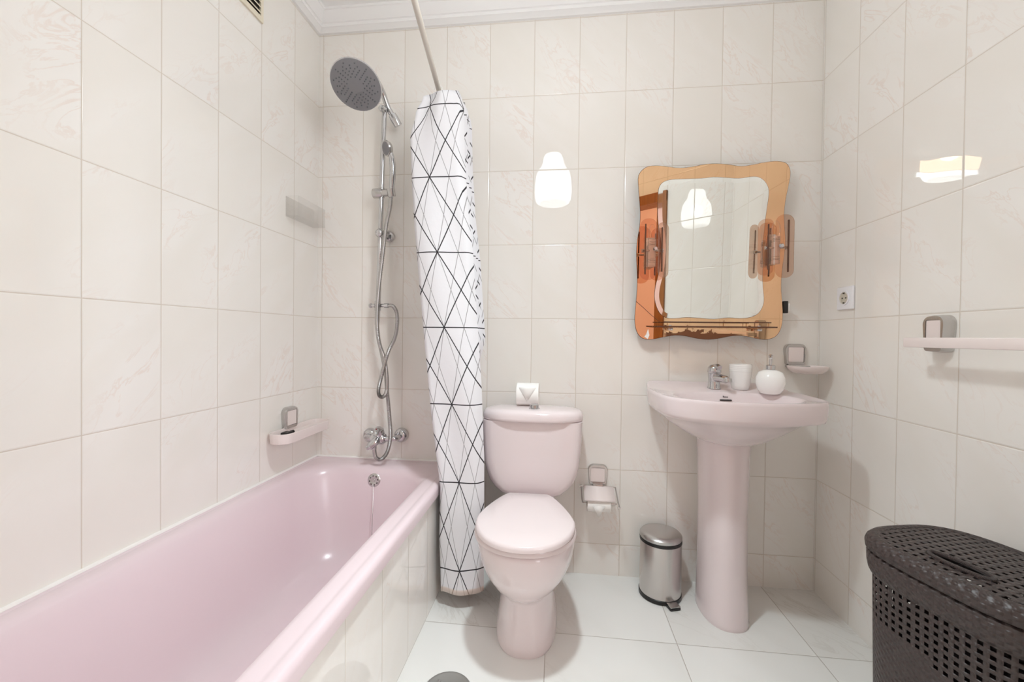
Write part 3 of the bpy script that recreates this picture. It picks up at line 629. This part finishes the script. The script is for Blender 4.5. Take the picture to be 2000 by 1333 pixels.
cp = thing('tumbler', (1.874, -.100, .849), 'white ribbed ceramic tumbler between the basin tap and the soap dispenser', 'tumbler')
z0 = .8505; prf = [(.026, z0), (.030, z0+.002), (.034, z0+.02), (.038, z0+.05), (.040, z0+.072)]
for k in range(4):
    z_ = z0+.074+k*.0065; prf += [(.0403, z_), (.0412, z_+.002), (.0412, z_+.004), (.0403, z_+.0058)]
prf += [(.0405, z0+.102), (.0375, z0+.1025), (.036, z0+.09), (.032, z0+.03), (.0, z0+.012)]
MB().lathe(prf, (1.874, -.100, 0), n=36).build('tumbler_body', M['wht'], cp, smooth=60)
sd = thing('soap_dispenser', (1.945, -.188, .85), 'round white soap dispenser with slim pump on the right of the basin', 'soap dispenser')
z0 = .8475; c_ = (1.945, -.188, 0)
MB().lathe([(.028, z0), (.034, z0+.003), (.044, z0+.018), (.0500, z0+.042), (.048, z0+.064), (.040, z0+.082), (.024, z0+.090), (.016, z0+.0915), (.0, z0+.092)], c_, n=40).build('bottle', M['wht'], sd, smooth=70)
MB().lathe([(.0155, z0+.0925), (.0155, z0+.108), (.013, z0+.110), (.005, z0+.1105), (.005, z0+.135), (.0075, z0+.136), (.0078, z0+.146), (.004, z0+.149)], c_).tube([(1.945, -.188, z0+.142), (1.933, -.213, z0+.142), (1.930, -.219, z0+.136)], .0042, 10).build('pump', M['chrome'], sd)

# soap dish on the back wall
so = thing('soap_dish', (2.128, 0, .985), 'pale pink oval soap dish on a chrome wall plate beside the mirror', 'soap dish')
bracket((2.128, 0, .990), (1, 0, 0), (0, -1, 0), so)
MB().box((2.09, -.05, .938), (2.166, -.004, .948), .003).build('arm', M['satin'], so)
def er(k, z, a=.070, b=.062): return [(x, y, z) for x, y in ell(a*k, b*k, 40, 2.3, 2.137, -.080)]
MB().loft([er(.45, .918), er(.75, .922), er(.93, .934), er(1.0, .946), er(1.0, .949), er(.96, .949), er(.9, .940), er(.5, .930), er(.1, .929)]).build('dish', M['palepink'], so, smooth=60)

# ------------------------------------------------------------------ mirror
def px2(L, y):   # outline points (image-plane measurements turned into metres on the wall plane)
    out = []
    for a, b in L:
        u, v = 1200+a/3.3325, 300+b/3.3325
        d = F_+R_*((u-1000)/803.695)-U_*((v-666.5)/803.695); t = (y+1.84921)/d.y
        out.append((1.14036+d.x*t, 1.05439+d.z*t))
    return out
OUT = [(155,150),(200,100),(265,88),(340,95),(420,103),(500,95),(580,80),(660,75),(740,82),(820,92),(900,80),(980,65),(1050,60),(1105,72),(1130,110),(1132,160),(1120,230),(1105,310),(1097,400),(1103,500),(1108,570),(1103,650),(1090,760),(1085,860),(1092,960),(1098,1050),(1090,1130),(1060,1185),(1010,1208),(950,1208),(880,1192),(820,1185),(760,1188),(700,1200),(620,1210),(540,1203),(470,1188),(400,1183),(330,1193),(270,1205),(220,1210),(175,1195),(145,1150),(135,1080),(140,1000),(148,900),(150,800),(145,700),(144,640),(150,560),(163,480),(167,400),(162,310),(155,230)]
INN = [(300,205),(330,185),(375,175),(450,172),(560,168),(640,160),(720,163),(800,168),(880,158),(930,160),(970,185),(995,230),(997,280),(988,350),(978,430),(972,500),(965,560),(962,640),(966,720),(965,800),(968,870),(975,940),(970,990),(940,1040),(890,1065),(820,1072),(740,1068),(650,1077),(560,1070),(470,1066),(400,1072),(340,1068),(300,1040),(275,990),(263,930),(270,860),(290,780),(300,700),(305,620),(300,540),(285,460),(280,380),(282,290),(285,240)]
def closed_smooth(L, n=4):
    P = [Vector((a, b, 0)) for a, b in L]; k = len(P); out = []
    for i in range(k):
        p0, p1, p2, p3 = P[i-1], P[i], P[(i+1) % k], P[(i+2) % k]
        for j in range(n):
            t = j/n; q = .5*((2*p1)+(p2-p0)*t+(2*p0-5*p1+4*p2-p3)*t*t+(3*p1-p0-3*p2+p3)*t**3); out.append((q.x, q.y))
    return out
TILT = .028; MZ0 = 1.075; MY0 = -.045         # lower edge stands 45 mm off the wall, top leans out a little more
wv = Vector((0, -1, -TILT)).normalized(); vv = Vector((0, -TILT, 1)).normalized(); uu_ = Vector((1, 0, 0))
mi = thing('wall_mirror', (1.78, -.03, 1.075), 'wavy bronze-bordered wall mirror hung above the pink basin', 'mirror')
OO = [(a, b-MZ0) for a, b in closed_smooth(px2(OUT, -.055), 3)]; II = [(a, b-MZ0) for a, b in closed_smooth(px2(INN, -.059), 3)]
og = (0, MY0, MZ0)
MB().prism(OO, og, uu_, vv, wv, .004).build('bronze_border', M['bronze'], mi, smooth=30)
MB().prism([(1.78+(a-1.78)*1.004, .35+(b-.35)*1.0038) for a, b in OO], og, uu_, vv, wv, .0032).build('border_edge', M['glassedge'], mi, smooth=30)
cx_ = sum(p[0] for p in II)/len(II); cy_ = sum(p[1] for p in II)/len(II)
def inset(L, d):
    n = len(L); o = []
    for i in range(n):
        t = Vector((L[(i+1) % n][0]-L[i-1][0], L[(i+1) % n][1]-L[i-1][1])).normalized(); nrm = Vector((t.y, -t.x))
        if nrm.dot(Vector((cx_-L[i][0], cy_-L[i][1]))) < 0: nrm = -nrm
        o.append((L[i][0]+nrm.x*d, L[i][1]+nrm.y*d))
    return o
P3 = lambda L, h: [tuple(Vector(og)+a*uu_+b*vv+wv*h) for a, b in L]
I2 = inset(II, .018)
MB().loft([P3(inset(II, -.0014), .0041), P3(inset(II, -.0014), .0048)]).build('mirror_edge', M['glassedge'], mi, smooth=30)
MB().loft([P3(II, .0049), P3(II, .0060), P3(I2, .0065)], True, False).build('mirror_bevel', M['bevel'], mi, smooth=20)
MB().loft([P3(I2, .0055), P3(I2, .0066)]).build('mirror_glass', M['mirror'], mi, smooth=0)
MB().prism([(1.78+(a-1.78)*.9, .35+(b-.35)*.93) for a, b in OO], og, uu_, vv, -wv, .016).build('backing_board', M['dark'], mi)
for x in (1.60, 1.95):
    for z in (1.16, 1.69): MB().box((x-.015, -.033-(z-1.075)*TILT, z-.015), (x+.015, -.001, z+.015)).build('wall_spacer', M['dark'], mi)
ct = []
for u, v in ((1242, 589), (1257, 602), (1272, 616), (1290, 630)):
    d = F_+R_*((u-1000)/803.695)-U_*((v-666.5)/803.695); t = (-.0505+1.84921)/d.y; ct.append((1.14036+d.x*t, -.0505-(1.05439+d.z*t-MZ0)*TILT*1., 1.05439+d.z*t))
MB().tube(ct, .0009, 6).build('crack', M['glassedge'], mi)
chip = [(1.520, 1.092), (1.526, 1.066), (1.519, 1.050), (1.505, 1.060), (1.513, 1.070)]
MB().loft([[(x, -.0525, z) for x, z in chip], [(x, -.0475, z) for x, z in chip]]).build('chipped_corner', M['wht'], mi, smooth=0)
sw = MB().box((2.056, -.058, 1.162), (2.072, -.040, 1.212), .002).build('side_switch', M['black'], mi)
MB().box((2.0725, -.056, 1.172), (2.078, -.042, 1.202), .001).build('rocker', M['wht'], sw)
# glass shelf along the lower edge
SZ = 1.0985
MB().box((1.533, -.150, SZ), (1.985, -.057, SZ+.005), .001).build('glass_shelf', M['shelfglass'], mi)
MB().box((1.533, -.1525, SZ-.0002), (1.985, -.1502, SZ+.0052)).build('shelf_edge', M['glassedge'], mi)
for x in (1.60, 1.945):
    MB().box((x-.009, -.100, SZ-.012), (x+.009, -.056, SZ-.0005), .002).lathe([(.006, 0), (.006, .005)], (x, -.09, SZ+.0055)).build('shelf_clip', M['chrome'], mi)
MB().tube([(1.560, -.145, SZ+.021), (1.965, -.145, SZ+.021)], .0022, 8).build('guard_rail', M['glassedge'], mi)
for x in (1.575, 1.86, 1.955): MB().tube([(x, -.145, SZ+.0055), (x, -.145, SZ+.021)], .0024, 8).build('rail_post', M['shelfglass'], mi)
# two small wall lights carried by the bronze border
def sconce(x, zc, label, sgn):
    t = thing('mirror_light', (x, -.06, zc), label, 'wall light', 'wall lights on the mirror border')
    yb = MY0-.006-(zc-MZ0)*TILT
    MB().box((x-.016, yb-.012, zc-.062), (x+.016, yb-.0005, zc+.062), .003).build('back_plate', M['satin'], t)
    MB().tube([(x, yb-.008, zc), (x, yb-.045, zc)], .006, 10).tube([(x-.036, yb-.047, zc), (x+.036, yb-.047, zc)], .0042, 10).lathe([(.008, -.005), (.008, .005)], (x-.038, yb-.047, zc), (1, 0, 0), 12).lathe([(.008, -.005), (.008, .005)], (x+.038, yb-.047, zc), (1, 0, 0), 12).lathe([(.008, 0), (.010, .008), (.006, .014)], (x+.008, yb-.062, zc+.003), (0, -1, 0), 14).build('chrome_arm', M['chrome'], t)
    MB().lathe([(.015, -.065), (.015, .045)], (x, yb-.040, zc+.002), n=20).build('lamp_holder', M['palepink'], t)
    for dz in (-.048, -.042, -.036, .024, .030, .036):
        MB().lathe([(.0155, -.001), (.0155, .001)], (x, yb-.040, zc+dz), n=20).build('rib', M['satin'], t)
    MB().lathe([(.0145, .047), (.017, .058), (.018, .072), (.014, .092), (.006, .106), (0, .108)], (x, yb-.040, zc+.002), n=20).build('candle_bulb', M['clear'], t)
    def plate(cx, ang, hw, hh, nm, off):
        c, s = math.cos(ang), math.sin(ang); u = Vector((c, -s, 0)); w = Vector((-s, -c, 0)); o = Vector((cx, yb-.045, zc+.002))+w*off
        L = rrect(hw, hh, hw*.92, 8)
        MB().prism(L, o, u, (0, 0, 1), w, .0035).build(nm, M['amber'], t)
        MB().prism(rrect(.0028, hh-.022, .001, 2), o+w*.0036+u*hw*.35*sgn, u, (0, 0, 1), w, .003).build('glass_rib', M['glassedge'], t)
    plate(x+.020*sgn, 0., .034, .124, 'front_glass', .020)
    plate(x-.040*sgn, .5*sgn, .027, .112, 'side_glass', .004)
    return t
sconce(1.520, 1.412, 'amber glass wall light on the left side of the bronze mirror', -1)
sconce(1.998, 1.418, 'amber glass wall light on the right side of the bronze mirror', 1)

# ------------------------------------------------------------------ socket on the right wall
sk_ = thing('wall_socket', (W, -.168, 1.213), 'white square power socket on the right wall', 'socket')
fr = MB().box((-.043, -.043, 0), (.043, .043, .009), .003, Matrix.Translation((W-.0005, -.168, 1.213)) @ Matrix(((0, 0, -1, 0), (-1, 0, 0, 0), (0, 1, 0, 0), (0, 0, 0, 1)))).build('frame', M['socketw'], sk_)
MB().lathe([(.0275, .0095), (.0275, .0125), (.0225, .0125)], (W-.0005, -.168, 1.213), (-1, 0, 0), 32, cap1=False).build('socket_ring', M['socketw'], sk_)
MB().lathe([(.0224, .0124), (.0205, .0098), (0, .0098)], (W-.0005, -.168, 1.213), (-1, 0, 0), 32, cap0=False).build('socket_well', pmat('socket_well', lin(206, 200, 186), .5), sk_)
pn = MB()
for dy in (-.0095, .0095): pn.lathe([(.0027, 0), (.0027, .001)], (W-.0107, -.168+dy, 1.213), (-1, 0, 0), 12)
pn.box((W-.0135, -.171, 1.229), (W-.0108, -.165, 1.233)).box((W-.0135, -.171, 1.193), (W-.0108, -.165, 1.197)); pn.build('contacts', M['dark'], sk_)

# towel rail on the right wall
tr = thing('towel_rail', (W, -.56, 1.05), 'flat pale pink towel bar with square chrome bracket on the right wall', 'towel rail')
bracket((W, -.566, 1.078), (0, -1, 0), (-1, 0, 0), tr, 'wall_bracket', hw=.035, zt=.050, zb=-.054, depth=.032)
MB().box((W-.0795, -.585, 1.040), (W-.020, -.560, 1.060), .003).build('support_arm', M['satin'], tr)
MB().box((W-.092, -1.02, 1.0365), (W-.080, -.545, 1.064), .003).build('bar', M['palepink'], tr)

# corner tray over the tub, left wall
ty = thing('bath_tray', (0, -.20, .65), 'pale pink bath shelf tray with chrome square bracket on the left wall over the tub', 'shelf tray')
bracket((0, -.215, .697), (0, 1, 0), (1, 0, 0), ty, depth=.022)
def tr_(k0, k1, z, ins): return [(x, y, z) for x, y in rrect(.0475-ins, .165-ins, max(.042-ins, .008), 8, .0535, -.200)]
MB().loft([tr_(0, 0, .617, .012), tr_(0, 0, .621, .004), tr_(0, 0, .657, 0), tr_(0, 0, .660, .001), tr_(0, 0, .660, .005), tr_(0, 0, .656, .006), tr_(0, 0, .641, .008), tr_(0, 0, .638, .014), tr_(0, 0, .638, .04)]).build('tray', M['palepink'], ty, smooth=50)
kb = MB().box((.040, -.318, .6395), (.070, -.280, .658), .004).lathe([(.008, 0), (.008, .014)], (.056, -.276, .650), (.2, 1, 0), 12); tag(kb.build('rubber_stopper', M['black']), 'small black rubber stopper lying in the pink bath shelf tray', 'stopper')
# clear holder
cl = thing('clear_holder', (0, -.135, 1.545), 'transparent plastic holder box stuck on the left wall near the corner', 'holder')
hb = MB(); x0, x1, y0, y1, z0, z1, t_ = .001, .058, -.236, -.035, 1.548, 1.632, .0025
hb.box((x0, y0, z0), (x1, y1, z0+t_)).box((x0, y0, z0+t_), (x0+t_, y1, z1)).box((x1-t_, y0, z0+t_), (x1, y1, z1)).box((x0+t_, y0, z0+t_), (x1-t_, y0+t_, z1)).box((x0+t_, y1-t_, z0+t_), (x1-t_, y1, z1))
hb.build('box', M['clear'], cl, smooth=0)

# vent grille
vt = thing('vent_grille', (0, -.48, 2.34), 'cream slatted air vent grille high on the left wall', 'vent')
M['cream'] = pmat('cream_plastic', lin(228, 220, 200), .4)
vb = MB().box((.0005, -.58, 2.238), (.008, -.38, 2.258)).box((.0005, -.58, 2.418), (.008, -.38, 2.438)).box((.0005, -.58, 2.258), (.008, -.565, 2.418)).box((.0005, -.393, 2.258), (.008, -.38, 2.418)).build('frame', M['cream'], vt, smooth=0)
MB().box((.0006, -.565, 2.258), (.0012, -.393, 2.418)).build('duct_opening', M['dark'], vt, smooth=0)
for k in range(8):
    z = 2.266+k*.0205; MB().add([(.0015, -.5645, z+.012), (.0015, -.3935, z+.012), (.0085, -.3935, z), (.0085, -.5645, z), (.0015, -.5645, z+.014), (.0015, -.3935, z+.014), (.0095, -.3935, z+.0035), (.0095, -.5645, z+.0035)],
        [(0, 1, 2, 3), (4, 5, 6, 7), (0, 1, 5, 4), (2, 3, 7, 6), (0, 3, 7, 4), (1, 2, 6, 5)]).build('slat', M['cream'], vt, smooth=0)

# floor drain
fd = thing('floor_drain', (.828, -.672, 0), 'round grey metal floor drain cover in front of the toilet', 'drain')
MB().lathe([(.072, .0005), (.072, .003), (.066, .004), (.064, .003), (0, .003)], (.828, -.672, 0), n=40).build('cover', pmat('worn_metal', lin(150, 148, 144), .55, .6), fd)
for a in (.6, 2.4, 4.5): MB().lathe([(.006, .003), (.005, .0055), (0, .006)], (.828+.045*math.cos(a), -.672+.045*math.sin(a), 0), n=12).build('screw', M['satin'], fd)

# ------------------------------------------------------------------ wicker hamper
hm = thing('laundry_hamper', (2.03, -.878, 0), 'dark brown woven wicker laundry hamper with lid at the right edge', 'laundry hamper')
HA, HB, HROT, HE = .147, .183, .24, 3.2; HX, HY, HT = 2.048, -.878, .585
def hout(k, z, n=184, extra=0.):
    o = []
    for i in range(n):
        t = 2*PI*i/n; c, s = math.cos(t), math.sin(t)
        X = (HA*k+extra)*math.copysign(abs(c)**(2/HE), c); Y = (HB*k+extra)*math.copysign(abs(s)**(2/HE), s)
        o.append((HX+X*math.cos(HROT)-Y*math.sin(HROT), HY+X*math.sin(HROT)+Y*math.cos(HROT), z))
    return o
def resample(P, n):
    P = P+[P[0]]; L = [0]
    for a, b in zip(P, P[1:]): L.append(L[-1]+(Vector(b)-Vector(a)).length)
    out = []; j = 0
    for i in range(n):
        t = L[-1]*i/n
        while L[j+1] < t: j += 1
        f = (t-L[j])/max(1e-9, L[j+1]-L[j]); out.append(tuple(Vector(P[j]).lerp(Vector(P[j+1]), f)))
    return out, L[-1]
NC = 124
zs = [.0]; 
while zs[-1] < .505: zs.append(zs[-1]+(.0085 if len(zs) % 2 else .0085))
rings = []; uvv = []
for z in zs:
    k = .90+.055*(z/.51); P, per = resample(hout(k, z, 720), NC); rings += P
    uvv += [(per*i/NC, z) for i in range(NC)]
fs = []
for j in range(len(zs)-1):
    for i in range(NC):
        i2 = (i+1) % NC; x, y, z = rings[j*NC+i]
        along = math.hypot(x-1.885, y+.80)
        lim = .385+.012*math.sin(along*30)
        hole = (i % 2 == 1) and (j % 2 == 1) and z > max(.05, lim) and z < .485
        if not hole: fs.append((j*NC+i, j*NC+i2, (j+1)*NC+i2, (j+1)*NC+i))
bo = MB().add(rings, fs).build('woven_body', M['wicker'], hm, smooth=60, uv=uvv)
s_ = bo.modifiers.new('s', 'SOLIDIFY'); s_.thickness = .002
MB().loft([hout(.88, .002, 90), hout(.88, .006, 90)]).build('base', M['wicker'], hm)
# rims
def band(spec, name):
    Rg = []; uv = []
    for k, z, ex in spec:
        P, per = resample(hout(k, z, 720, ex), 140); Rg.append(P)
    acc = 0
    for a, P in enumerate(Rg):
        if a: acc += (Vector(P[0])-Vector(Rg[a-1][0])).length
        uv += [(per*i/140, acc) for i in range(140)]
    return MB().loft(Rg, False, False).build(name, M['wicker'], hm, smooth=60, uv=uv)
band([(.955, .495, -.003), (.965, .497, .002), (.985, .505, .002), (1.0, .52, .002), (1.0, .543, .003), (.99, .549, .001), (.95, .549, -.003), (.95, .495, -.004), (.955, .495, -.003)], 'top_rim')
band([(.95, .551, -.004), (.99, .551, .002), (1.0, .555, .005), (1.0, .568, .006), (1.0, .578, .003), (.98, .585, .0), (.93, .588, .0), (.885, .586, .0), (.87, .580, .0), (.87, .571, .0), (.95, .551, -.004)], 'lid_rim')
cell = .0185; st = .0098; pts = {}; vs = []; fs = []; uv = []
ca, sa = math.cos(HROT+.05), math.sin(HROT+.05)
def vid(a, b):
    if (a, b) not in pts:
        X = (a//2)*cell+(st if a % 2 else 0); Y = (b//2)*cell+(st if b % 2 else 0)
        dome = .584+.006*(1-(X/HA)**2)*(1-(Y/HB)**2)
        pts[(a, b)] = len(vs); vs.append((HX+X*ca-Y*sa, HY+X*sa+Y*ca, dome)); uv.append((X, Y))
    return pts[(a, b)]
NA, NBb = int(HA/cell)+2, int(HB/cell)+2
for a in range(-2*NA, 2*NA):
    for b in range(-2*NBb, 2*NBb):
        X = (a//2)*cell+(.5*st if a % 2 == 0 else st+.5*(cell-st)); Y = (b//2)*cell+(.5*st if b % 2 == 0 else st+.5*(cell-st))
        if (abs(X/(HA*.9)))**HE+(abs(Y/(HB*.9)))**HE > 1: continue
        if a % 2 and b % 2: continue
        if ((X+.073)/.0185)**2+((Y-.0)/.053)**2 < 1: continue
        fs.append((vid(a, b), vid(a+1, b), vid(a+1, b+1), vid(a, b+1)))
lo = MB().add(vs, fs).build('woven_lid', M['wicker'], hm, smooth=60, uv=uv); s_ = lo.modifiers.new('s', 'SOLIDIFY'); s_.thickness = .002

# smooth woven edge round the hand slot of the lid
sl_ = []
for i in range(41):
    t = 2*PI*i/40; X = -.073+.0165*math.copysign(abs(math.cos(t))**.8, math.cos(t)); Y = .053*math.sin(t)
    sl_.append((HX+X*ca-Y*sa, HY+X*sa+Y*ca, .584+.006*(1-(X/HA)**2)*(1-(Y/HB)**2)))
tb_ = MB().tube(sl_, .0052, 10); tb_.build('slot_edge', M['wicker'], lo, uv=[(i*.004, 0.) for i in range(len(tb_.v))])
